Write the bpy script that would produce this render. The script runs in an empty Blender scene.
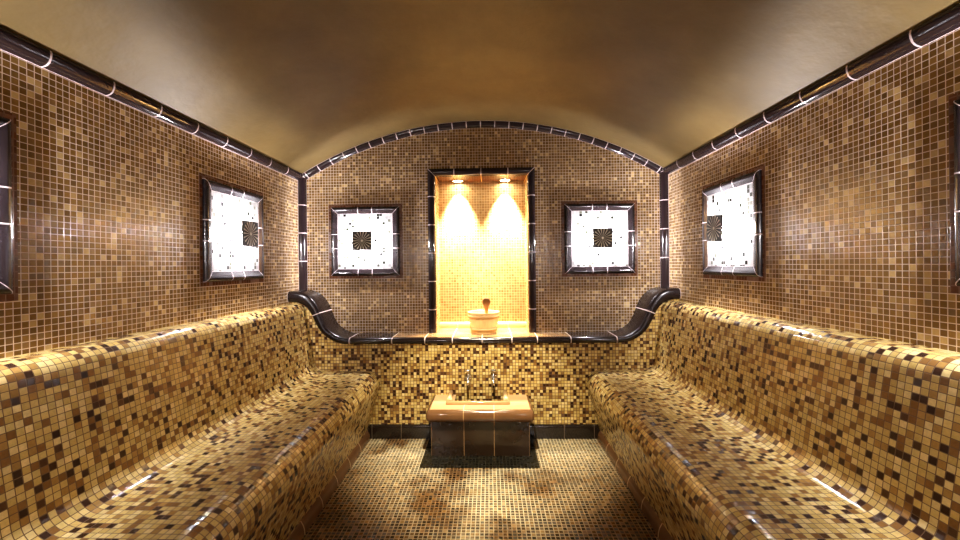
import bpy, bmesh, math, random
from mathutils import Vector, Matrix
random.seed(4)
sc = bpy.context.scene
COL = sc.collection
PI = math.pi

# ------------------------------------------------------------------ helpers
def tag(o, label=None, cat=None, group=None, kind=None):
    if label: o['label'] = label
    if cat: o['category'] = cat
    if group: o['group'] = group
    if kind: o['kind'] = kind
    return o

def thing(name, label, cat, loc=(0, 0, 0), rot=(0, 0, 0), group=None):
    o = bpy.data.objects.new(name, None)
    COL.objects.link(o)
    o.empty_display_size = 0.05
    o.location = loc
    o.rotation_euler = rot
    return tag(o, label, cat, group)

class MB:
    """mesh builder with explicit uv per corner"""
    def __init__(s):
        s.v = []; s.f = []; s.uv = []; s.sm = []
    def quad(s, pts, uvs=None, smooth=False):
        b = len(s.v)
        s.v += [tuple(p) for p in pts]
        s.f.append(list(range(b, b + len(pts))))
        s.uv.append(uvs or [(0.05, 0.05)] * len(pts))
        s.sm.append(smooth)
    def grid(s, rows, uvrows, smooth=True, closed=False):
        """rows: list of lists of points sharing vertices"""
        b = len(s.v); n = len(rows[0])
        for r in rows: s.v += [tuple(p) for p in r]
        for i in range(len(rows) - 1):
            for j in range(n if closed else n - 1):
                k = (j + 1) % n
                s.f.append([b + i*n + j, b + i*n + k, b + (i+1)*n + k, b + (i+1)*n + j])
                s.uv.append([uvrows[i][j], uvrows[i][k], uvrows[i+1][k], uvrows[i+1][j]])
                s.sm.append(smooth)
    def cap(s, pts):
        s.quad(pts)
    def build(s, name, mat, parent=None, bevel=0, weld=True, flip=True):
        me = bpy.data.meshes.new(name)
        me.from_pydata(s.v, [], s.f)
        ul = me.uv_layers.new(name='UVMap')
        for p, uv in zip(me.polygons, s.uv):
            for li, c in zip(p.loop_indices, uv): ul.data[li].uv = c
        for p, k in zip(me.polygons, s.sm): p.use_smooth = k
        if weld or flip:
            bm = bmesh.new(); bm.from_mesh(me)
            if weld: bmesh.ops.remove_doubles(bm, verts=bm.verts, dist=1e-5)
            if flip: bmesh.ops.recalc_face_normals(bm, faces=bm.faces)
            bm.to_mesh(me); bm.free()
        me.materials.append(mat)
        o = bpy.data.objects.new(name, me)
        COL.objects.link(o)
        if parent: o.parent = parent
        if bevel:
            m = o.modifiers.new('bevel', 'BEVEL'); m.width = bevel; m.segments = 3; m.limit_method = 'ANGLE'
            m.harden_normals = False
        return o

def box(mb, x0, x1, y0, y1, z0, z1):
    p = [Vector((x, y, z)) for x in (x0, x1) for y in (y0, y1) for z in (z0, z1)]
    for idx in ((0,1,3,2),(4,6,7,5),(0,4,5,1),(2,3,7,6),(0,2,6,4),(1,5,7,3)):
        q = [p[i] for i in idx]
        mb.quad(q, [(0.05, 0.05)]*4)

def lathe(mb, prof, n=32, c=(0, 0, 0), axis='Z', rmod=None):
    rows = []; uvr = []
    for (r, h) in prof:
        row = []
        for j in range(n):
            a = 2*PI*j/n
            rr = r * (rmod(j) if rmod else 1)
            x, y = rr*math.cos(a), rr*math.sin(a)
            p = {'Z': (x, y, h), 'Y': (x, h, y), 'X': (h, x, y)}[axis]
            row.append((p[0]+c[0], p[1]+c[1], p[2]+c[2]))
        rows.append(row); uvr.append([(j/n*0.6, h) for j in range(n)])
    mb.grid(rows, uvr, True, closed=True)

def tube(mb, pts, rad, n=12, caps=True):
    pts = [Vector(p) for p in pts]
    rads = rad if isinstance(rad, (list, tuple)) else [rad]*len(pts)
    rows = []
    up = None
    for i, p in enumerate(pts):
        t = (pts[min(i+1, len(pts)-1)] - pts[max(i-1, 0)]).normalized()
        if up is None:
            up = t.orthogonal().normalized()
        up = (up - t*up.dot(t)).normalized()
        w = t.cross(up)
        rows.append([p + rads[i]*(math.cos(2*PI*j/n)*up + math.sin(2*PI*j/n)*w) for j in range(n)])
    mb.grid(rows, [[(0.05, 0.05)]*n for _ in rows], True, closed=True)
    if caps:
        mb.quad(rows[0]); mb.quad(rows[-1])

def fillet(pts, seg=8):
    """pts: (x, z, radius) polyline -> rounded polyline"""
    out = []
    for i, (x, z, r) in enumerate(pts):
        p = Vector((x, z))
        if r == 0 or i in (0, len(pts)-1):
            out.append(p); continue
        a = Vector(pts[i-1][:2]) - p; b = Vector(pts[i+1][:2]) - p
        an, bn = a.normalized(), b.normalized()
        ang = an.angle(bn)
        d = r / math.tan(ang/2)
        d = min(d, a.length*0.95, b.length*0.95)
        r = d*math.tan(ang/2)
        c = p + (an+bn).normalized() * (r/math.sin(ang/2))
        s0 = p + an*d - c; s1 = p + bn*d - c
        tot = s0.angle(s1)
        cr = s0.x*s1.y - s0.y*s1.x
        sg = 1 if cr > 0 else -1
        for k in range(seg+1):
            t = sg*tot*k/seg
            out.append(c + Vector((s0.x*math.cos(t)-s0.y*math.sin(t), s0.x*math.sin(t)+s0.y*math.cos(t))))
    return out

def arclen(pts):
    s = [0.0]
    for a, b in zip(pts, pts[1:]): s.append(s[-1] + (Vector(b)-Vector(a)).length)
    return s

def trim_sweep(mb, path, frames, prof, joints, smooth=True, edge=(True, True), caps=False, bscale=None):
    """Sweep prof [(a,b)] along path; frames[i]=(A,B) unit dirs. UV = (distance to nearest joint, distance to edge)."""
    s = arclen(path)
    pv = arclen([Vector(p) for p in prof])
    L = pv[-1]
    cuts = set(round(v, 5) for v in s)
    js = sorted(joints)
    for j in js: cuts.add(round(j, 5))
    for a, b in zip(js, js[1:]): cuts.add(round((a+b)/2, 5))
    cuts = sorted(c for c in cuts if -1e-6 <= c <= s[-1]+1e-4)
    rows = []; uvr = []
    i = 0
    for c in cuts:
        c2 = min(c, s[-1])
        while i < len(s)-2 and c2 > s[i+1]: i += 1
        t = (c2-s[i])/max(s[i+1]-s[i], 1e-9)
        P = Vector(path[i]).lerp(Vector(path[i+1]), t)
        A = Vector(frames[i][0]).lerp(Vector(frames[i+1][0]), t).normalized()
        B = Vector(frames[i][1]).lerp(Vector(frames[i+1][1]), t).normalized()
        dj = min([abs(c-j) for j in js] or [1])
        kb = bscale(c2/s[-1]) if bscale else 1.0
        rows.append([P + A*a + B*(b*kb) for a, b in prof])
        uvr.append([(dj, min(v if edge[0] else 1, L-v if edge[1] else 1)) for v in pv])
    # v needs a ridge at the middle: insert middle profile point if only ends are grout
    mb.grid(rows, uvr, smooth)
    if caps:
        mb.quad(rows[0], None); mb.quad(rows[-1], None)

def dense(prof, n=3):
    out = []
    for a, b in zip(prof, prof[1:]):
        for k in range(n):
            out.append((a[0]+(b[0]-a[0])*k/n, a[1]+(b[1]-a[1])*k/n))
    out.append(prof[-1]); return out

# ------------------------------------------------------------------ materials
class NT:
    def __init__(s, name):
        s.m = bpy.data.materials.new(name); s.m.use_nodes = True
        s.n = s.m.node_tree.nodes; s.l = s.m.node_tree.links
        s.b = s.n['Principled BSDF']
    def node(s, t, **kw):
        o = s.n.new(t)
        for k, v in kw.items(): setattr(o, k, v)
        return o
    def link(s, a, b): s.l.new(a, b)
    def val(s, x, sock):
        if isinstance(x, (int, float)): sock.default_value = x
        elif isinstance(x, (tuple, list)): sock.default_value = x
        else: s.link(x, sock)
    def math(s, op, a, b=None, c=None, clamp=False):
        o = s.node('ShaderNodeMath', operation=op); o.use_clamp = clamp
        for i, v in enumerate((a, b, c)):
            if v is not None: s.val(v, o.inputs[i])
        return o.outputs[0]
    def vmath(s, op, a, b=None, scale=None):
        o = s.node('ShaderNodeVectorMath', operation=op)
        s.val(a, o.inputs[0])
        if b is not None: s.val(b, o.inputs[1])
        if scale is not None: o.inputs['Scale'].default_value = scale
        return o.outputs['Value'] if op in ('LENGTH', 'DOT_PRODUCT') else o.outputs[0]
    def ramp(s, fac, stops, interp='LINEAR'):
        o = s.node('ShaderNodeValToRGB'); cr = o.color_ramp; cr.interpolation = interp
        while len(cr.elements) > 1: cr.elements.remove(cr.elements[-1])
        cr.elements[0].position = stops[0][0]; cr.elements[0].color = (*stops[0][1], 1)
        for p, c in stops[1:]:
            e = cr.elements.new(p); e.color = (*c, 1)
        s.link(fac, o.inputs[0]); return o.outputs[0]
    def mix(s, f, a, b, mode='MIX'):
        o = s.node('ShaderNodeMix', data_type='RGBA', blend_type=mode)
        s.val(f, o.inputs[0])
        for v, i in ((a, 6), (b, 7)):
            s.val((*v, 1) if isinstance(v, tuple) and len(v) == 3 else v, o.inputs[i])
        return o.outputs[2]
    def noise(s, vec, scale, detail=3, rough=0.5):
        o = s.node('ShaderNodeTexNoise'); o.inputs['Scale'].default_value = scale
        o.inputs['Detail'].default_value = detail; o.inputs['Roughness'].default_value = rough
        if vec is not None: s.link(vec, o.inputs['Vector'])
        return o.outputs['Fac']

def lin(r, g, b):
    f = lambda c: (c/255/12.92) if c/255 <= 0.04045 else ((c/255+0.055)/1.055)**2.4
    return (f(r), f(g), f(b))

def mosaic(name, stops, grout, gw=0.06, pitch=0.02, rough=(0.12, 0.35), tilt=0.25, seed=0.0, var=0.3, bump=0.35, wet_shade=None, coat=0.0, clump=0.0, spec=0.5):
    """stops: list of (cumulative position, colour)"""
    t = NT(name)
    uv = t.node('ShaderNodeTexCoord').outputs['UV']
    g = t.vmath('SCALE', uv, scale=1/pitch)
    g = t.vmath('ADD', g, (seed*7.0 + 0.013, seed*3.0 + 0.017, 0.0))
    cell = t.vmath('FLOOR', g)
    fr = t.vmath('FRACTION', g)
    loc = t.vmath('SUBTRACT', fr, (0.5, 0.5, 0.0))
    wn = t.node('ShaderNodeTexWhiteNoise', noise_dimensions='3D')
    cv = t.vmath('ADD', cell, (0.5, 0.5, 11.0+seed)); t.link(cv, wn.inputs['Vector'])
    wn2 = t.node('ShaderNodeTexWhiteNoise', noise_dimensions='3D')
    cv2 = t.vmath('ADD', cell, (0.5, 0.5, 57.0+seed)); t.link(cv2, wn2.inputs['Vector'])
    sep = t.node('ShaderNodeSeparateXYZ'); t.link(loc, sep.inputs[0])
    ax = t.math('ABSOLUTE', sep.outputs[0]); ay = t.math('ABSOLUTE', sep.outputs[1])
    d = t.math('MAXIMUM', ax, ay)
    mr = t.node('ShaderNodeMapRange', interpolation_type='SMOOTHSTEP')
    t.link(d, mr.inputs['Value'])
    mr.inputs['From Min'].default_value = 0.5-gw-0.03; mr.inputs['From Max'].default_value = 0.5-gw+0.02
    gm = mr.outputs['Result']
    rnd = wn.outputs['Value']
    if clump:
        nz = t.noise(t.vmath('SCALE', cell, scale=1.0), 0.13, 2)
        rnd = t.math('ADD', rnd, t.math('MULTIPLY', t.math('SUBTRACT', nz, 0.5), clump), clamp=True)
    col = t.ramp(rnd, stops, 'CONSTANT')
    sc3 = t.node('ShaderNodeSeparateColor'); t.link(wn2.outputs['Color'], sc3.inputs[0])
    vv = t.math('MULTIPLY_ADD', sc3.outputs[0], var, 1-var/2)
    # mottled glass inside each tile
    mot = t.noise(g, 2.2, 3, 0.6)
    vv = t.math('MULTIPLY', vv, t.math('MULTIPLY_ADD', mot, 0.5, 0.75))
    hsv = t.node('ShaderNodeHueSaturation'); t.link(col, hsv.inputs['Color']); t.link(vv, hsv.inputs['Value'])
    base = hsv.outputs['Color']
    gcol = grout
    if wet_shade is not None:
        # dry limed and damp patches at random; near-corner shade is painted in too
        n1 = t.noise(uv, wet_shade['scale'], 3, 0.55)
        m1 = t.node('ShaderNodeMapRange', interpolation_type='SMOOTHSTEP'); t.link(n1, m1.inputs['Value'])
        m1.inputs['From Min'].default_value = wet_shade['lo']; m1.inputs['From Max'].default_value = wet_shade['hi']
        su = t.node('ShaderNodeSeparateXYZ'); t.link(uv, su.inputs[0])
        dx = t.math('ABSOLUTE', t.math('SUBTRACT', su.outputs[0], wet_shade['cx']))
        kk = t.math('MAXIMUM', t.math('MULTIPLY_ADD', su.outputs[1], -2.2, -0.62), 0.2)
        pool_fall = t.math('SUBTRACT', 1.0, t.math('MULTIPLY', dx, kk), clamp=True)  # painted falloff of the light pool: darker sideways, more so towards the camera
        msk = t.math('MULTIPLY', t.math('ADD', m1.outputs['Result'], 0.0, clamp=True), pool_fall, clamp=True)
        base = t.mix(t.math('MULTIPLY', msk, 0.16), base, wet_shade['film'])
        gcol = t.mix(msk, grout, wet_shade['film'])
        base = t.mix(1.0, base, t.mix(msk, wet_shade['dark'], (1, 1, 1)), 'MULTIPLY')
    fin = t.mix(gm, base, gcol)
    t.link(fin, t.b.inputs['Base Color'])
    ro = t.math('MULTIPLY_ADD', sc3.outputs[1], rough[1]-rough[0], rough[0])
    ro = t.math('ADD', ro, t.math('MULTIPLY', gm, 0.5), clamp=True)
    t.link(ro, t.b.inputs['Roughness'])
    t.b.inputs['Specular IOR Level'].default_value = spec
    # height: pillow edge + random facet tilt per tile
    s4 = t.node('ShaderNodeSeparateColor'); t.link(wn2.outputs['Color'], s4.inputs[0])
    tx = t.math('MULTIPLY', t.math('SUBTRACT', s4.outputs[0], 0.5), sep.outputs[0])
    ty = t.math('MULTIPLY', t.math('SUBTRACT', s4.outputs[2], 0.5), sep.outputs[1])
    h = t.math('MULTIPLY', t.math('ADD', tx, ty), tilt)
    h = t.math('ADD', h, t.math('MULTIPLY', mot, 0.12))
    h = t.math('SUBTRACT', h, t.math('MULTIPLY', gm, 0.25))
    bp = t.node('ShaderNodeBump'); bp.inputs['Strength'].default_value = bump
    bp.inputs['Distance'].default_value = pitch*0.5
    t.link(h, bp.inputs['Height']); t.link(bp.outputs[0], t.b.inputs['Normal'])
    return t.m

def glaze(name, col, grout=lin(205, 190, 195), rough=0.1, gw=0.003, ew=0.003, mottle=0.35, spec=0.6):
    """glazed ceramic trim, UV = (m to joint, m to edge)"""
    t = NT(name)
    tc = t.node('ShaderNodeTexCoord')
    s = t.node('ShaderNodeSeparateXYZ'); t.link(tc.outputs['UV'], s.inputs[0])
    a = t.math('LESS_THAN', s.outputs[0], gw); b = t.math('LESS_THAN', s.outputs[1], ew)
    gm = t.math('MAXIMUM', a, b)
    n = t.noise(tc.outputs['Object'], 9, 4, 0.6)
    c = t.mix(n, tuple(x*(1-mottle) for x in col), tuple(min(1, x*(1+mottle)) for x in col))
    t.link(t.mix(gm, c, grout), t.b.inputs['Base Color'])
    t.link(t.math('MULTIPLY_ADD', gm, 0.5, rough), t.b.inputs['Roughness'])
    t.b.inputs['Specular IOR Level'].default_value = spec
    n2 = t.noise(tc.outputs['Object'], 28, 2, 0.5)
    h = t.math('SUBTRACT', t.math('MULTIPLY', n2, 0.35), t.math('MULTIPLY', gm, 0.4))
    bp = t.node('ShaderNodeBump'); bp.inputs['Strength'].default_value = 0.25; bp.inputs['Distance'].default_value = 0.006
    t.link(h, bp.inputs['Height']); t.link(bp.outputs[0], t.b.inputs['Normal'])
    return t.m

def simple(name, col, rough=0.5, metal=0.0, emit=None, estr=0, var=0.15, nscale=20, stretch=None):
    t = NT(name)
    tc = t.node('ShaderNodeTexCoord')
    vec = tc.outputs['Object']
    if stretch:
        mp = t.node('ShaderNodeMapping'); mp.inputs['Scale'].default_value = stretch
        t.link(vec, mp.inputs['Vector']); vec = mp.outputs[0]
    n = t.noise(vec, nscale, 4, 0.6)
    t.link(t.mix(n, tuple(x*(1-var) for x in col), tuple(min(1, x*(1+var)) for x in col)), t.b.inputs['Base Color'])
    t.b.inputs['Roughness'].default_value = rough; t.b.inputs['Metallic'].default_value = metal
    if emit:
        t.b.inputs['Emission Color'].default_value = (*emit, 1); t.b.inputs['Emission Strength'].default_value = estr
    return t.m

W_UP = [(0.0, lin(114, 86, 43)), (0.22, lin(125, 96, 50)), (0.45, lin(135, 104, 57)), (0.66, lin(119, 90, 48)), (0.82, lin(145, 115, 67)), (0.88, lin(180, 152, 102)), (0.95, lin(200, 175, 126))]
M_wall = mosaic('mosaic_brown', W_UP, lin(220, 203, 190), gw=0.052, rough=(0.12, 0.3), tilt=0.30, seed=1, var=0.22)
W_BENCH = [(0.0, lin(66, 46, 36)), (0.10, lin(92, 66, 46)), (0.14, lin(140, 105, 62)), (0.25, lin(172, 138, 82)), (0.37, lin(206, 180, 114)), (0.62, lin(216, 193, 128)), (0.86, lin(227, 207, 149))]
M_bench = mosaic('mosaic_gold', W_BENCH, lin(104, 76, 44), gw=0.05, rough=(0.05, 0.2), tilt=0.22, seed=2, var=0.2, clump=0.12)
W_LOW = [(0.0, lin(62, 40, 24)), (0.11, lin(88, 60, 36)), (0.17, lin(138, 102, 54)), (0.30, lin(166, 134, 76)), (0.42, lin(192, 163, 96)), (0.66, lin(202, 175, 110)), (0.88, lin(214, 190, 130))]
M_lower = mosaic('mosaic_gold_wall', W_LOW, lin(84, 54, 28), gw=0.07, rough=(0.12, 0.3), tilt=0.30, seed=3, var=0.2, clump=0.14)
W_NICHE = [(0.0, lin(172, 140, 92)), (0.3, lin(180, 148, 100)), (0.65, lin(190, 160, 112)), (0.9, lin(164, 130, 80))]
M_niche = mosaic('mosaic_honey', W_NICHE, lin(226, 206, 168), gw=0.06, rough=(0.2, 0.4), tilt=0.2, seed=4, var=0.15)
W_FLOOR = [(0.0, lin(40, 28, 20)), (0.30, lin(66, 48, 30)), (0.55, lin(98, 74, 42)), (0.78, lin(132, 104, 62)), (0.94, lin(164, 140, 94))]
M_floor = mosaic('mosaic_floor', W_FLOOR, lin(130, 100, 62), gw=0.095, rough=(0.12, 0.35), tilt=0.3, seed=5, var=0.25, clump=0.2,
                 wet_shade=dict(scale=2.3, lo=0.34, hi=0.5, cx=0.0, film=lin(222, 208, 172), dark=(0.50, 0.36, 0.25)))
M_inlay = mosaic('mosaic_dark', [(0.0, lin(14, 13, 8)), (0.5, lin(22, 20, 12)), (0.85, lin(34, 28, 16))], lin(48, 42, 26), gw=0.06, seed=6)
W_WHITE = [(0.0, lin(178, 178, 180)), (0.5, lin(186, 186, 188)), (0.80, lin(150, 150, 151)), (0.89, lin(104, 106, 94)), (0.93, lin(44, 46, 36)), (0.96, lin(10, 9, 8))]
M_white = mosaic('mosaic_white', W_WHITE, lin(160, 160, 163), gw=0.05, rough=(0.2, 0.4), tilt=0.1, seed=7, var=0.06)
M_border = mosaic('mosaic_border', [(0.0, lin(92, 56, 34)), (0.5, lin(104, 64, 38))], lin(110, 74, 50), gw=0.06, pitch=.021, seed=0)
M_black = glaze('glaze_black', lin(42, 32, 35), rough=0.1, spec=0.5)
M_ledge = glaze('glaze_black_ledge', lin(34, 24, 22), rough=0.13, ew=0.0, grout=lin(200, 182, 176))
M_curve = glaze('glaze_black_curve', lin(32, 23, 22), rough=0.27, ew=0.0, grout=lin(200, 182, 176), spec=0.4)
M_ledge_lit = glaze('glaze_ledge_lit', lin(158, 128, 92), rough=0.12, ew=0.0, grout=lin(220, 200, 170))  # black ledge glaze lightened: niche light on the top is in the colour
M_brown = glaze('glaze_brown', lin(104, 74, 48), rough=0.16, ew=0.0, grout=lin(170, 140, 100))
M_skirt = glaze('glaze_skirting', lin(34, 26, 20), rough=0.16, ew=0.0, gw=0.002, grout=lin(90, 74, 54))
M_soffit = glaze('glaze_niche', lin(120, 78, 44), rough=0.15, ew=0.0, grout=lin(230, 200, 140))
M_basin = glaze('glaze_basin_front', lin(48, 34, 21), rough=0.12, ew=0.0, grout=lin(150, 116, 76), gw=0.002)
M_basint = glaze('glaze_basin_top_lit', lin(206, 172, 128), rough=0.14, ew=0.0, grout=lin(236, 214, 176), gw=0.002, mottle=0.1)  # brown basin glaze lightened: light from above is put into the colour
M_basine = glaze('glaze_basin_edge_shaded', lin(118, 84, 54), rough=0.12, ew=0.0, grout=lin(196, 158, 104), gw=0.002)  # same slab glaze, darker: shade on the lip is painted in
M_bar = glaze('glaze_rim_bar', lin(176, 138, 96), rough=0.1, ew=0.0)
M_bowl = glaze('glaze_bowl', lin(60, 42, 26), rough=0.2, ew=0.0)
M_chrome = simple('chrome', (0.92, 0.91, 0.88), 0.22, 1.0, var=0.02)
M_wood = simple('bucket_wood', lin(224, 188, 132), 0.5, var=0.25, nscale=14, stretch=(6, 6, 0.8))
M_hoop = simple('hoop_wood', lin(196, 154, 100), 0.45, var=0.2)
M_ladle = simple('ladle_wood', lin(150, 104, 58), 0.45, var=0.2, nscale=16, stretch=(5, 5, 1))
M_bulb = simple('frosted_bulb', (0.9, 0.9, 0.9), 0.4, emit=(0.95, 0.95, 1.0), estr=30)
M_lens = simple('lamp_lens', (0.9, 0.85, 0.7), 0.3, emit=(1.0, 0.86, 0.6), estr=70)
M_bronze = simple('dark_bronze', lin(58, 48, 38), 0.35, 0.8, var=0.15)

def plaster():
    t = NT('vault_plaster')
    tc = t.node('ShaderNodeTexCoord')
    n = t.noise(tc.outputs['Object'], 1.6, 5, 0.62)
    n2 = t.noise(tc.outputs['Object'], 7, 4, 0.6)
    c = t.ramp(n, [(0.3, lin(90, 75, 44)), (0.5, lin(104, 87, 52)), (0.7, lin(119, 101, 63))])
    c = t.mix(t.math('MULTIPLY', n2, 0.25), c, lin(80, 63, 37))
    t.link(c, t.b.inputs['Base Color'])
    t.b.inputs['Roughness'].default_value = 0.55
    t.b.inputs['Specular IOR Level'].default_value = 0.35
    bp = t.node('ShaderNodeBump'); bp.inputs['Strength'].default_value = 0.25; bp.inputs['Distance'].default_value = 0.02
    t.link(n2, bp.inputs['Height']); t.link(bp.outputs[0], t.b.inputs['Normal'])
    return t.m
M_plaster = plaster()

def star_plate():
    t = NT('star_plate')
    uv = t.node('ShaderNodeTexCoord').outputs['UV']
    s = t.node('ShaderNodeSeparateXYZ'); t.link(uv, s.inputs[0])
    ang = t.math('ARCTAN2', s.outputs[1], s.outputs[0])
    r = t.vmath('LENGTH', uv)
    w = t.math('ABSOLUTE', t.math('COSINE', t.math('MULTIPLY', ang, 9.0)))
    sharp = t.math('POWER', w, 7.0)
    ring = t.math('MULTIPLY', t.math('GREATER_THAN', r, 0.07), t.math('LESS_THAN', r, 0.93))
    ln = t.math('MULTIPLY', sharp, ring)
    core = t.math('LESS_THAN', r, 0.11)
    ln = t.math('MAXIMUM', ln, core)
    t.link(t.mix(ln, lin(34, 28, 22), lin(190, 180, 160)), t.b.inputs['Base Color'])  # pale rays put the plate's star-shaped glints into the base colour
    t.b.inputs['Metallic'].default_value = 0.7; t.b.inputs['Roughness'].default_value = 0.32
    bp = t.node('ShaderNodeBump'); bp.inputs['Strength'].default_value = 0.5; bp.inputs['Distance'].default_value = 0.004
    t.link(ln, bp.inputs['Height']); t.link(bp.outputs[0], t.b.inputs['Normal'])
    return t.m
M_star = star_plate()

# ------------------------------------------------------------------ dimensions
HW = 1.3            # half room width
YF = -4.3           # front wall, behind the camera
SPR = 1.798; RAD = 2.469; ZC = 2.168 - RAD
LED = 0.20          # depth of the ledge
def arch(x): return ZC + math.sqrt(RAD*RAD - x*x)
NX, NT_, NB, ND = 0.327, 1.783, 0.672, 0.20    # niche opening

# ------------------------------------------------------------------ setting
def struct(mb, name, mat, **kw):
    o = mb.build(name, mat, **kw); return tag(o, kind='structure')

mb = MB()
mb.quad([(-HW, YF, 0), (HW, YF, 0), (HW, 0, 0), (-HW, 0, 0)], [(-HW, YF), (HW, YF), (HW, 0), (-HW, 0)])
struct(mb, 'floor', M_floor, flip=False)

for sg, nm in ((-1, 'wall_left'), (1, 'wall_right')):
    mb = MB()
    P = [(sg*HW, YF, 0), (sg*HW, 0, 0), (sg*HW, 0, SPR), (sg*HW, YF, SPR)]
    U = [(sg*(p[1]+0.1), p[2]) for p in P]
    if sg > 0: P.reverse(); U.reverse()
    mb.quad(P, U); struct(mb, nm, M_wall, flip=False)

# ceiling vault
mb = MB()
N = 48
rows = [[(x, y, arch(x)) for x in [-HW + 2*HW*i/N for i in range(N+1)]] for y in (0.0, YF)]
mb.grid(rows, [[(0, 0)]*(N+1)]*2, True)
o = struct(mb, 'ceiling', M_plaster, flip=False)

# upper back wall with niche hole
mb = MB()
xs = sorted(set([-HW + 2*HW*i/64 for i in range(65)] + [-NX, NX]))
for a, b in zip(xs, xs[1:]):
    m = (a+b)/2
    z0 = NT_ if abs(m) < NX else 0.6
    P = [(a, 0, z0), (b, 0, z0), (b, 0, arch(b)), (a, 0, arch(a))]
    mb.quad(P, [(p[0], p[2]) for p in P])
struct(mb, 'wall_back', M_wall, flip=False)

# wall behind the camera
mb = MB()
for a, b in zip(xs, xs[1:]):
    P = [(b, YF, 0), (a, YF, 0), (a, YF, arch(a)), (b, YF, arch(b))]
    mb.quad(P, [(p[0], p[2]) for p in P])
struct(mb, 'wall_front', M_wall, flip=False)

# niche recess
mb = MB()
P = [(-NX, ND, NB-.05), (NX, ND, NB-.05), (NX, ND, NT_), (-NX, ND, NT_)]
mb.quad(P, [(p[0], p[2]) for p in P])
for sg in (-1, 1):
    P = [(sg*NX, 0, NB-.05), (sg*NX, ND, NB-.05), (sg*NX, ND, NT_), (sg*NX, 0, NT_)]
    mb.quad(P, [(p[1], p[2]) for p in P])
struct(mb, 'wall_niche', M_niche)
mb = MB()
for a, b in ((-NX, -.19), (-.19, 0), (0, .19), (.19, NX)):
    m = (a+b)/2; h = (b-a)/2
    for p, q, ua, ub in ((a, m, 0.0, h), (m, b, h, 0.0)):
        mb.quad([(p, 0, NT_), (q, 0, NT_), (q, ND, NT_), (p, ND, NT_)], [(ua, 1), (ub, 1), (ub, 1), (ua, 1)])
struct(mb, 'ceiling_niche', M_soffit)
# upstand trim at the foot of the niche
mb = MB()
prof = [(0, .045), (-.010, .044), (-.016, .036), (-.018, .02), (-.018, 0)]
trim_sweep(mb, [(-NX, ND, NB), (NX, ND, NB)], [((0, 1, 0), (0, 0, 1))]*2, prof, [0, .137, .327, .517, .654], edge=(False, False))
struct(mb, 'trim_1', M_basint)  # black upstand in pale glaze: downlight glare painted as colour

# S-curved front of the ledge
S = [(-0.885, .672), (-0.93, .675), (-0.968, .688), (-1.0, .706), (-1.03, .732), (-1.05, .76), (-1.066, .795), (-1.08, .832), (-1.094, .868), (-1.112, .902), (-1.135, .932), (-1.162, .956), (-1.195, .974), (-1.23, .984), (-1.265, .986), (-1.299, .986)]
def smooth_curve(p, it=2):
    for _ in range(it):
        q = [p[0]]
        for a, b in zip(p, p[1:]):
            q += [(a[0]*.75+b[0]*.25, a[1]*.75+b[1]*.25), (a[0]*.25+b[0]*.75, a[1]*.25+b[1]*.75)]
        q.append(p[-1]); p = q
    return p
SC = smooth_curve(S, 1)

# lower back wall: stands forward under the ledge
mb = MB()
top = [(x, z-.04) for x, z in SC]
allx = [(x, z) for x, z in reversed(top)] + [(-x, z) for x, z in top]
for a, b in zip(allx, allx[1:]):
    P = [(a[0], -.19, 0), (b[0], -.19, 0), (b[0], -.19, b[1]), (a[0], -.19, a[1])]
    mb.quad(P, [(p[0], p[2]) for p in P])
struct(mb, 'wall_back_lower', M_lower, flip=False)

# ledge
led = thing('tiled_ledge', 'black glazed tile ledge running under the lit niche and sweeping up over both benches', 'ledge', (0, 0, 0))
def ledge_prof(th=.044, back=0.0):
    # (along outward y, along normal)
    r = th/2
    pr = [(-back, 0), (.06, 0), (.12, 0), (LED-.012, 0)]
    for k in range(1, 9):
        a = PI/2 - PI*k/8
        pr.append((LED-.012+ (r)*math.cos(a)*1.1, -r + r*math.sin(a)))
    pr.append((.15, -th))
    return pr
def ledge_piece(name, pts, joints, back=0.0, mat=None, curve=False):
    path = [Vector((x, 0, z)) for x, z in pts]
    fr = []
    for i in range(len(path)):
        t = (path[min(i+1, len(path)-1)] - path[max(i-1, 0)]).normalized()
        n = Vector((-t.z, 0, t.x))
        if n.z < 0: n = -n
        fr.append((Vector((0, -1, 0)), n))
    mb = MB()
    pr = ledge_prof(back=back)
    if mat:
        trim_sweep(mb, path, fr, pr[3:], joints, edge=(False, False))
        mb.build('ledge_nose', M_ledge, led)
        mb = MB(); pr = pr[:4]
    trim_sweep(mb, path, fr, pr, joints, edge=(False, False), bscale=(lambda q: 1 + .70*min(1, q*1.3)**1.5) if curve else None)
    return mb.build(name, mat or (M_curve if curve else M_ledge), led)
flat = [(-.885, .672), (-.327, .672)]
ledge_piece('ledge_top', [(-.885, .672), (-.60, .672)], [0, .285])
ledge_piece('ledge_top', [(-.60, .672), (-.327, .672)], [0, .22], mat=M_ledge_lit)
ledge_piece('ledge_top', [(.327, .672), (.585, .672)], [.038, .258], mat=M_ledge_lit)
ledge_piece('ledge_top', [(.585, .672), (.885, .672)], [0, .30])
ledge_piece('ledge_top', [(-.327, .672), (.327, .672)], [.13, .327, .524], back=ND, mat=M_ledge_lit)
sl = arclen([Vector(p) for p in SC])[-1]
ledge_piece('curved_end', SC, [0, sl*.50, sl], curve=True)
ledge_piece('curved_end', [(-x, z) for x, z in SC], [0, sl*.50, sl], curve=True)

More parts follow.
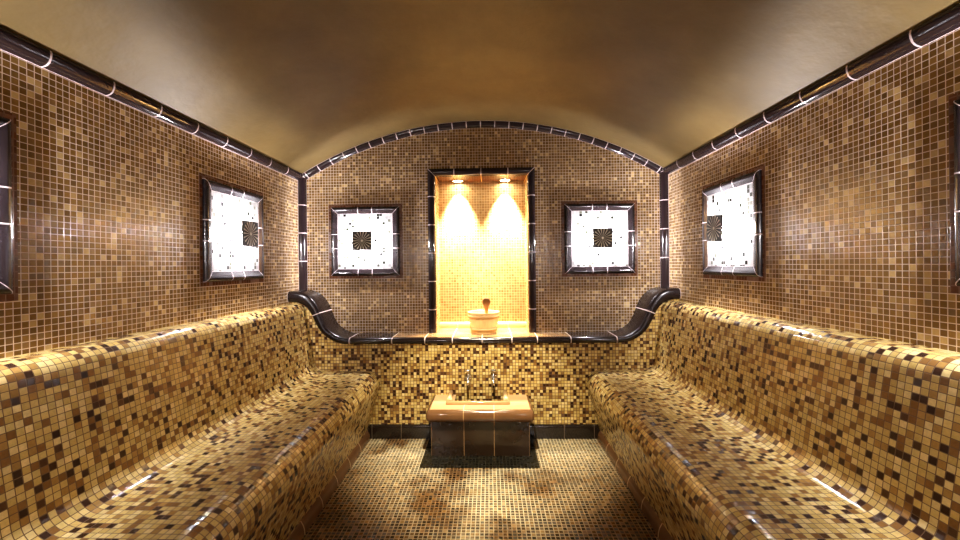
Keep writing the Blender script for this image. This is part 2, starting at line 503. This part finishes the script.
# trims: side walls under the vault
qprof = dense([(0, 0), (.010, .001), (.020, .005), (.028, .013), (.033, .025), (.035, .038), (.033, .048), (.026, .0505)], 2)
for sg, nm in ((-1, 'trim_2'), (1, 'trim_3')):
    mb = MB()
    A = Vector((-sg, 0, 0)); B = Vector((0, 0, 1))
    trim_sweep(mb, [(sg*HW, 0, 1.763), (sg*HW, YF, 1.763)], [(A, B)]*2, qprof, [.035+.206*k for k in range(-1, 21)])
    struct(mb, nm, M_black)
# arch trim on the back wall
mb = MB()
th0 = math.asin(HW/RAD)
path = []; fr = []
n = 56
for i in range(n+1):
    a = -th0 + 2*th0*i/n
    d = Vector((math.sin(a), 0, math.cos(a)))
    path.append(Vector((0, 0, ZC)) + d*RAD)
    fr.append((-d, Vector((0, -1, 0))))
tot = arclen(path)[-1]
aprof = dense([(.041, 0), (.040, .010), (.034, .021), (.024, .028), (.012, .031), (.0, .031)], 2)
nj = round(tot/.1)
trim_sweep(mb, path, fr, aprof, [tot*(k+.5)/nj for k in range(-1, nj+1)])
struct(mb, 'trim_4', M_black)
# vertical corner trims
for sg, nm in ((-1, 'trim_5'), (1, 'trim_6')):
    mb = MB()
    pr = [(.046*math.sin(PI/2*k/10)**.75 if k else 0, .046*math.cos(PI/2*k/10)**.75 if k < 10 else 0) for k in range(11)]
    trim_sweep(mb, [(sg*HW, 0, 1.79), (sg*HW, 0, .98)], [(Vector((-sg, 0, 0)), Vector((0, -1, 0)))]*2, pr, [.0, .2, .4, .6, .81])
    struct(mb, nm, M_black)

# niche frame
def frame_bar(mb, p0, p1, inward, out, prof, joints, mitre0=True, mitre1=True):
    """bar with mitred ends; prof=(t inward, h out)"""
    p0, p1, inward, out = map(Vector, (p0, p1, inward, out))
    L = (p1-p0).length; d = (p1-p0)/L
    js = sorted(joints)
    ss = sorted(set([0, L] + js + [(a+b)/2 for a, b in zip([0]+js, js+[L])]))
    rows = []; uvr = []
    pv = arclen([Vector(p) for p in prof]); PL = pv[-1]
    for s_ in ss:
        row = []; u = []
        end0 = s_ == 0 and mitre0; end1 = s_ == L and mitre1
        dj = min([abs(s_-j) for j in js] + ([s_] if mitre0 else []) + ([L-s_] if mitre1 else []))
        for (t, h), v in zip(prof, pv):
            s2 = t if end0 else (L-t if end1 else s_)
            row.append(p0 + d*s2 + inward*t + out*h)
            u.append((dj, min(v, PL-v)))
        rows.append(row); uvr.append(u)
    mb.grid(rows, uvr, True)

nf = thing('niche_frame', 'black glazed tile surround framing the tall lit niche in the back wall', 'frame', (0, 0, .672))
npf = dense([(0, 0), (0, .014), (.005, .026), (.014, .033), (.026, .035), (.040, .031), (.050, .020), (.054, .004), (.054, -.02)], 2)
FO = .381; FT = 1.838 - .672
mb = MB(); frame_bar(mb, (-FO, 0, .0), (-FO, 0, FT), (1, 0, 0), (0, -1, 0), npf, [FT-.2*k for k in range(1, 6)], False, True); mb.build('frame_side', M_black, nf)
mb = MB(); frame_bar(mb, (FO, 0, .0), (FO, 0, FT), (-1, 0, 0), (0, -1, 0), npf, [FT-.2*k for k in range(1, 6)], False, True); mb.build('frame_side', M_black, nf)
mb = MB(); frame_bar(mb, (-FO, 0, FT), (FO, 0, FT), (0, 0, -1), (0, -1, 0), npf, [.19, .381, .571]); mb.build('frame_top', M_black, nf)

# skirtings
mb = MB()
bprof = [(.0, .092), (.006, .091), (.011, .085), (.013, .07), (.013, .0)]
trim_sweep(mb, [(-.80, -.19, 0), (-.29, -.19, 0)], [(Vector((0, -1, 0)), Vector((0, 0, 1)))]*2, bprof, [.06+.196*k for k in range(4)], edge=(False, False))
trim_sweep(mb, [(.29, -.19, 0), (.80, -.19, 0)], [(Vector((0, -1, 0)), Vector((0, 0, 1)))]*2, bprof, [.05+.196*k for k in range(4)], edge=(False, False))
struct(mb, 'baseboard_back', M_skirt)

# ------------------------------------------------------------------ benches
BP = fillet([(0, .905, 0), (.112, .905, .06), (.180, .452, .07), (.640, .448, .085), (.515, 0, 0)], 10)
sBP = arclen(BP)
def bench(sg, label):
    t = thing('tiled_bench', label, 'bench', (sg*HW, -2.2, 0))
    y0, y1 = -.185, YF+.001
    def strip(i0, i1, name):
        mb = MB()
        rows = []; uvr = []
        for y in (y0, y1):
            rows.append([(-sg*p.x, y+2.2, p.y) for p in BP[i0:i1+1]])
            uvr.append([(sg*(y+.05), s) for s in sBP[i0:i1+1]])
        mb.grid(rows, uvr, True)
        return mb.build(name, M_bench, t, flip=False)
    # split: backrest / seat with nose / front apron
    zs = [(p.x, p.y) for p in BP]
    i_cove = min(range(12, 23), key=lambda k: abs(k-17))
    i_nose = len(BP)-2
    b = [strip(0, i_cove, 'backrest'), strip(i_cove, i_nose, 'seat'), strip(i_nose, len(BP)-1, 'front_apron')]
    for o in b:
        bm = bmesh.new(); bm.from_mesh(o.data)
        for f in bm.faces:
            c = f.calc_center_median(); 
            want = Vector((-sg, 0, .6))
            if f.normal.dot(want) < 0 and not (o.name.startswith('front')): f.normal_flip()
            if o.name.startswith('front') and f.normal.x*(-sg) < 0: f.normal_flip()
        bm.to_mesh(o.data); bm.free()
    return t
bench(-1, 'gold and brown mosaic bench with high rounded backrest along the left wall')
bench(1, 'gold and brown mosaic bench with high rounded backrest along the right wall')
for sg, nm in ((-1, 'baseboard_left'), (1, 'baseboard_right')):
    mb = MB()
    x = sg*(HW-.508)
    pr = [(-.01, .078), (.012, .070), (.026, .056), (.036, .038), (.041, .018), (.042, 0)]
    trim_sweep(mb, [(x, -.21, 0), (x, YF, 0)], [(Vector((-sg, 0, 0)), Vector((0, 0, 1)))]*2, pr, [.19*k for k in range(1, 22)], edge=(False, False))
    # rounded end
    struct(mb, nm, M_brown)

# ------------------------------------------------------------------ floor inlay around the basin
mb = MB()
P = [(-.357, -.588, .0015), (.327, -.588, .0015), (.327, -.19, .0015), (-.357, -.19, .0015)]
mb.quad(P, [(p[0], p[1]) for p in P])
o = mb.build('floor_inlay', M_inlay, flip=False)
tag(o, kind='structure')

# ------------------------------------------------------------------ wall lights
M_frame = glaze('glaze_black_lamp_frame', lin(38, 31, 34), rough=0.16, gw=0.002, ew=0.002)
wp = dense([(0, 0), (0, .010), (.003, .016), (.008, .020), (.015, .0215), (.025, .020), (.038, .0155), (.050, .0115)], 2)
def wall_light(loc, rz, label, tilt=0.0, power=36.0):
    """built in a local frame: x right, z up, -y out of the wall, origin at centre on the wall"""
    t = thing('wall_light', label, 'wall light', loc, (0, 0, rz), 'square mosaic wall lights')
    h = .2455
    j = [.195, .296]
    out = (0, -1, 0)
    cs = [(-h, 0, -h), (h, 0, -h), (h, 0, h), (-h, 0, h)]
    inn = [(0, 0, 1), (-1, 0, 0), (0, 0, -1), (1, 0, 0)]
    for k in range(4):
        mb = MB(); frame_bar(mb, cs[k], cs[(k+1) % 4], inn[k], out, wp, j); mb.build('frame_side', M_frame, t)
    mb = MB(); a = h-.05
    P = [(-a, -.012, -a), (a, -.012, -a), (a, -.012, a), (-a, -.012, a)]
    off = random.random()*3
    mb.quad(P, [(p[0]+off+loc[0], p[2]+loc[1]+.003) for p in P])
    o = mb.build('mosaic_panel', M_white, t, flip=False)
    # bronze cover plate held off the wall in front of the lamp
    mb = MB(); q = .067; d0, d1 = -.079, -.086
    c = Matrix.Rotation(tilt, 4, 'Y')
    def rr(p): return c @ Vector(p)
    F = [rr((-q, d1, -q)), rr((q, d1, -q)), rr((q, d1, q)), rr((-q, d1, q))]
    Bk = [rr((-q, d0, -q)), rr((q, d0, -q)), rr((q, d0, q)), rr((-q, d0, q))]
    mb.quad(F, [(-.95, -.95), (.95, -.95), (.95, .95), (-.95, .95)])
    mb.quad(Bk[::-1], [(2, 2)]*4)
    for k in range(4):
        m = (k+1) % 4
        mb.quad([F[k], Bk[k], Bk[m], F[m]], [(2, 2)]*4)
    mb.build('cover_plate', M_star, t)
    for sx in (-.042, .042):
        mb = MB(); tube(mb, [(sx, -.012, 0), (sx, -.0795, 0)], .004, 8)
        mb.build('bracket', M_bronze, t)
    # dark tile border on the wall round the frame
    mb = MB(); e = h+.021
    for (x0, x1, z0, z1) in ((-e, e, h, e), (-e, e, -e, -h), (-e, -h, -h, h), (h, e, -h, h)):
        P = [(x0, -.002, z0), (x1, -.002, z0), (x1, -.002, z1), (x0, -.002, z1)]
        mb.quad(P, [(p[0]+h+.021, p[2]+h+.021) for p in P])
    mb.build('tile_border', M_border, t, flip=False)
    mb = MB(); lathe(mb, [(.0, -.050), (.010, -.048), (.015, -.040), (.015, -.026), (.012, -.012)], 16, axis='Y')
    mb.build('bulb', M_bulb, t)
    l = bpy.data.lights.new('lamp', 'POINT'); l.energy = power; l.color = (0.98, 0.945, 0.97); l.shadow_soft_size = .018
    lo = bpy.data.objects.new('lamp', l); COL.objects.link(lo); lo.location = (0, -.049, 0); lo.parent = t
    return t
ZL = 1.328
wall_light((-.832, 0, ZL), 0, 'square lit wall light on the back wall left of the niche')
wall_light((.832, 0, ZL), 0, 'square lit wall light on the back wall right of the niche')
wall_light((-HW, -.755, ZL), PI/2, 'square lit wall light on the left wall near the back corner')
wall_light((HW, -.755, ZL), -PI/2, 'square lit wall light on the right wall near the back corner', math.radians(5))
wall_light((-HW, -2.015, ZL), PI/2, 'wall light cut by the left edge, only its black frame side showing')
wall_light((HW, -2.015, ZL), -PI/2, 'wall light cut by the right edge, only its black frame side showing')

# ------------------------------------------------------------------ niche downlights
def downlight(x, label):
    t = thing('downlight', label, 'downlight', (x, .135, NT_), group='recessed downlights in the niche')
    mb = MB(); lathe(mb, [(.046, 0), (.046, -.004), (.043, -.008), (.037, -.008), (.035, -.002)], 28)
    mb.build('trim_ring', M_chrome, t)
    mb = MB(); lathe(mb, [(.0005, -.0035), (.036, -.0035)], 28)
    mb.build('lens', M_lens, t)
    l = bpy.data.lights.new('lamp', 'SPOT'); l.energy = 320; l.color = (1.0, .83, .58); l.spot_size = math.radians(62); l.spot_blend = 1.0; l.shadow_soft_size = .02
    lo = bpy.data.objects.new('lamp', l); COL.objects.link(lo); lo.location = (0, 0, -.012); lo.rotation_euler = (math.radians(6), 0, 0); lo.parent = t
    return t
downlight(-.176, 'left of the two recessed downlights in the niche ceiling')
downlight(.176, 'right of the two recessed downlights in the niche ceiling')

# ------------------------------------------------------------------ basin
bas = thing('wash_basin', 'low brown glazed tile basin block against the back wall between the benches', 'basin', (-.012, -.19, 0))
X0 = -.296; X1 = .296; YB = -.255   # front of the base (local y)
mb = MB()
for sx in (-1, 1):
    mb.quad([(sx*.296, 0, 0), (sx*.296, YB, 0), (sx*.296, YB, .21), (sx*.296, 0, .21)], [(0.0, 1), (.13, 1), (.13, 1), (0.0, 1)])
js = [-.296, -.099, .076, .296]
js = [-.296, -.098, .084, .296]
for a, b in zip(js, js[1:]):
    m = (a+b)/2; hh = (b-a)/2
    for p, q, ua, ub in ((a, m, 0, hh), (m, b, hh, 0)):
        mb.quad([(p, YB, 0), (q, YB, 0), (q, YB, .21), (p, YB, .21)], [(ua, 1), (ub, 1), (ub, 1), (ua, 1)])
mb.build('pedestal', M_basin, bas)
# slab with rounded edge and a bowl opening at the back
mb = MB()
BX, BY = .165, -.165       # bowl half width, bowl front (local y)
SX, SY = .300, -.275       # flat part half width, flat front
rx = .022                  # nosing overhang
zt, zb = .288, .214
xs_ = [-SX, -.098, -BX, BX, .084, SX]
xs_ = sorted(xs_)
mids = [(a+b)/2 for a, b in zip([-SX, -.098, .084], [-.098, .084, SX])]
def du(x): return min(abs(x-(-.098)), abs(x-.084), 1)
gx = sorted(set(xs_ + mids + [0.0]))
for a, b in zip(gx, gx[1:]):
    m = (a+b)/2
    y_in = BY if abs(m) < BX else 0.0
    mb.quad([(a, SY, zt), (b, SY, zt), (b, y_in, zt), (a, y_in, zt)], [(du(a), 1), (du(b), 1), (du(b), 1), (du(a), 1)])
# nosing swept round left, front, right
nos = []
K = 10
for k in range(K+1):
    a = PI/2 - PI*k/K*.92
    nos.append((rx*math.cos(a)*1.15, (zt+zb)/2 + (zt-zb)/2*math.sin(a)))
nos.append((-.02, zb))
pth = [(-SX, 0), (-SX, SY+.03)]
cnr = .03
rows = []; uvr = []
def add(px, py, nx, ny):
    rows.append([(px+nx*o_, py+ny*o_, z) for o_, z in nos]); uvr.append([(du(px) if ny < -.9 else 1, 1)]*len(nos))
add(-SX, 0, -1, 0)
for k in range(7):
    a = PI + PI/2*k/6
    add(-SX, SY, math.cos(a), math.sin(a))
for x in gx[1:-1]: add(x, SY, 0, -1)
for k in range(7):
    a = -PI/2 + PI/2*k/6
    add(SX, SY, math.cos(a), math.sin(a))
add(SX, 0, 1, 0)
mb.build('slab_top', M_basint, bas)
mb = MB(); mb.grid(rows, uvr, True)
mb.build('slab_edge', M_basine, bas)
mb = MB()
d = .13; i = .02
T = [(-BX, 0, zt), (-BX, BY, zt), (BX, BY, zt), (BX, 0, zt)]
Bt = [(-BX+i, 0, zt-d), (-BX+i, BY+i, zt-d), (BX-i, BY+i, zt-d), (BX-i, 0, zt-d)]
for k in range(3):
    mb.quad([T[k], T[k+1], Bt[k+1], Bt[k]], [(1, 1)]*4)
mb.quad(Bt, [(1, 1)]*4)
mb.build('bowl', M_bowl, bas)
mb = MB()
tube(mb, [(-.197, 0, zt+.014), (-.197, BY-.01, zt+.012)], .0165, 12)
mb.build('rim_arm', M_basint, bas)
mb = MB()
tube(mb, [(.160, 0, zt+.014), (.160, BY-.01, zt+.012)], .0165, 12)
mb.build('rim_arm', M_basint, bas)
mb = MB()
tube(mb, [(-.213, BY-.018, zt+.002), (-.209, BY-.018, zt+.004), (-.2, BY-.018, zt+.006), (.17, BY-.018, zt+.006), (.179, BY-.018, zt+.004), (.183, BY-.018, zt+.002)], [.006, .011, .0145, .0145, .011, .006], 14)
mb.build('rim_bar', M_bar, bas)

# ------------------------------------------------------------------ taps
def tap(x, label):
    t = thing('wall_tap', label, 'tap', (x, -.19, .40), group='chrome wall taps above the basin')
    mb = MB(); lathe(mb, [(.0005, -.008), (.018, -.008), (.022, -.004), (.022, .0)], 20, axis='Y')
    mb.build('flange', M_chrome, t)
    mb = MB()
    tube(mb, [(0, 0, 0), (0, -.045, 0), (0, -.055, -.004), (0, -.061, -.014), (0, -.062, -.045)], [.009, .009, .009, .0085, .008], 12)
    lathe(mb, [(.0005, -.018), (.012, -.014), (.014, 0), (.012, .016), (.007, .022), (.007, .052)], 16, c=(0, -.042, 0))
    mb.build('body', M_chrome, t)
    mb = MB(); lathe(mb, [(.0005, .070), (.018, .069), (.022, .064), (.021, .056), (.008, .050)], 20, c=(0, -.042, 0))
    mb.build('handle', M_chrome, t)
    return t
tap(-.093, 'left chrome tap on the mosaic wall above the basin')
tap(.072, 'right chrome tap on the mosaic wall above the basin')

# ------------------------------------------------------------------ bucket and ladle
bk = thing('sauna_bucket', 'small round wooden bucket standing on the black ledge in front of the lit niche', 'bucket', (.009, 0.0, .672))
mb = MB()
NS = 54
rm = lambda j: 0.985 if j % 3 == 0 else 1.0
lathe(mb, [(.0005, .0), (.087, .0), (.089, .004), (.101, .075), (.113, .143), (.1135, .147), (.103, .147), (.102, .143), (.081, .02), (.0005, .02)], NS, rmod=rm)
mb.build('staves', M_wood, bk)
for z, r in ((.028, .0935), (.118, .1088)):
    mb = MB()
    lathe(mb, [(r-.001, z-.010), (r+.003, z-.010), (r+.0045, z+.010), (r+.001, z+.010), (r-.002, z)], 40)
    mb.build('hoop', M_hoop, bk)
ld = thing('ladle', 'wooden ladle standing in the bucket, its rounded handle end rising above the rim', 'ladle', (.030, -.02, .70))
mb = MB()
# flat paddle handle leaning over the front rim
pts = [(0, 0.055, .02), (0, 0.0, .085), (0, -.045, .127), (0, -.060, .152), (0, -.070, .170), (0, -.079, .184), (0, -.087, .198), (0, -.094, .210), (0, -.100, .221), (0, -.1025, .226)]
wid = [.009, .011, .012, .015, .021, .027, .029, .026, .017, .004]
thk = [.008, .008, .008, .009, .011, .012, .012, .011, .008, .003]
rows = []
for (x, y, z), w, h in zip(pts, wid, thk):
    nrm = Vector((0, .85, .52))
    rows.append([Vector((x, y, z)) + Vector((w*math.cos(2*PI*k/16), 0, 0)) + nrm*h*math.sin(2*PI*k/16) for k in range(16)])
mb.grid(rows, [[(0, 0)]*16]*len(rows), True, closed=True)
mb.quad(rows[-1]); mb.quad(rows[0])
mb.build('handle', M_ladle, ld)
mb = MB(); lathe(mb, [(.0005, -.004), (.02, .0), (.030, .012), (.033, .028), (.030, .028), (.026, .014), (.0005, .004)], 20, c=(0, .05, .0))
mb.build('scoop', M_ladle, ld)

# ------------------------------------------------------------------ bare fill lamps added behind the camera; spot in the vault
def point(loc, e, col, r=.06):
    l = bpy.data.lights.new('fill_lamp', 'POINT'); l.energy = e; l.color = col; l.shadow_soft_size = r
    o = bpy.data.objects.new('fill_lamp', l); COL.objects.link(o); o.location = loc
point((-.8, YF+.15, 1.33), 22, (.97, .95, 1.0)); point((.8, YF+.15, 1.33), 22, (.92, .9, 1.0))
l = bpy.data.lights.new('vault_spot', 'SPOT'); l.energy = 300; l.color = (1.0, .92, .72); l.spot_size = math.radians(46); l.spot_blend = .7; l.shadow_soft_size = .03
lo = bpy.data.objects.new('vault_spot', l); COL.objects.link(lo); lo.location = (0, -1.5, 2.12)
lo.rotation_euler = (Vector((0, -.45, .1)) - lo.location).to_track_quat('-Z', 'Y').to_euler()

w = bpy.data.worlds.new('world'); sc.world = w; w.use_nodes = True
w.node_tree.nodes['Background'].inputs[0].default_value = (.02, .018, .016, 1)
w.node_tree.nodes['Background'].inputs[1].default_value = 1.0

# ------------------------------------------------------------------ camera
cam = bpy.data.cameras.new('camera'); co = bpy.data.objects.new('camera', cam); COL.objects.link(co)
f, yaw, pitch, roll, cx, cy = 403.2475, 0.0252, -0.0005, -0.0101, 479.1266, 265.2844
def tr(v):
    x, y, z = v
    c, s = math.cos(roll), math.sin(roll); x, z = c*x - s*z, s*x + c*z
    c, s = math.cos(pitch), math.sin(pitch); y, z = c*y - s*z, s*y + c*z
    c, s = math.cos(yaw), math.sin(yaw); x, y = c*x - s*y, s*x + c*y
    return Vector((x, y, z))
R = Matrix((tr((1, 0, 0)), tr((0, 0, 1)), -tr((0, 1, 0)))).transposed()
co.matrix_world = Matrix.Translation((.0526, -2.8707, 1.15)) @ R.to_4x4()
cam.sensor_width = 36; cam.lens = f/960*36
cam.shift_x = (480-cx)/960; cam.shift_y = (cy-270)/960
cam.clip_start = .01
sc.camera = co

sc.view_settings.view_transform = 'Standard'
sc.view_settings.look = 'Medium High Contrast'
sc.view_settings.exposure = 0.15
sc.cycles.use_denoising = True
sc.cycles.max_bounces = 10
sc.cycles.diffuse_bounces = 6
sc.cycles.glossy_bounces = 5
sc.cycles.sample_clamp_indirect = 6
sc.cycles.caustics_reflective = False
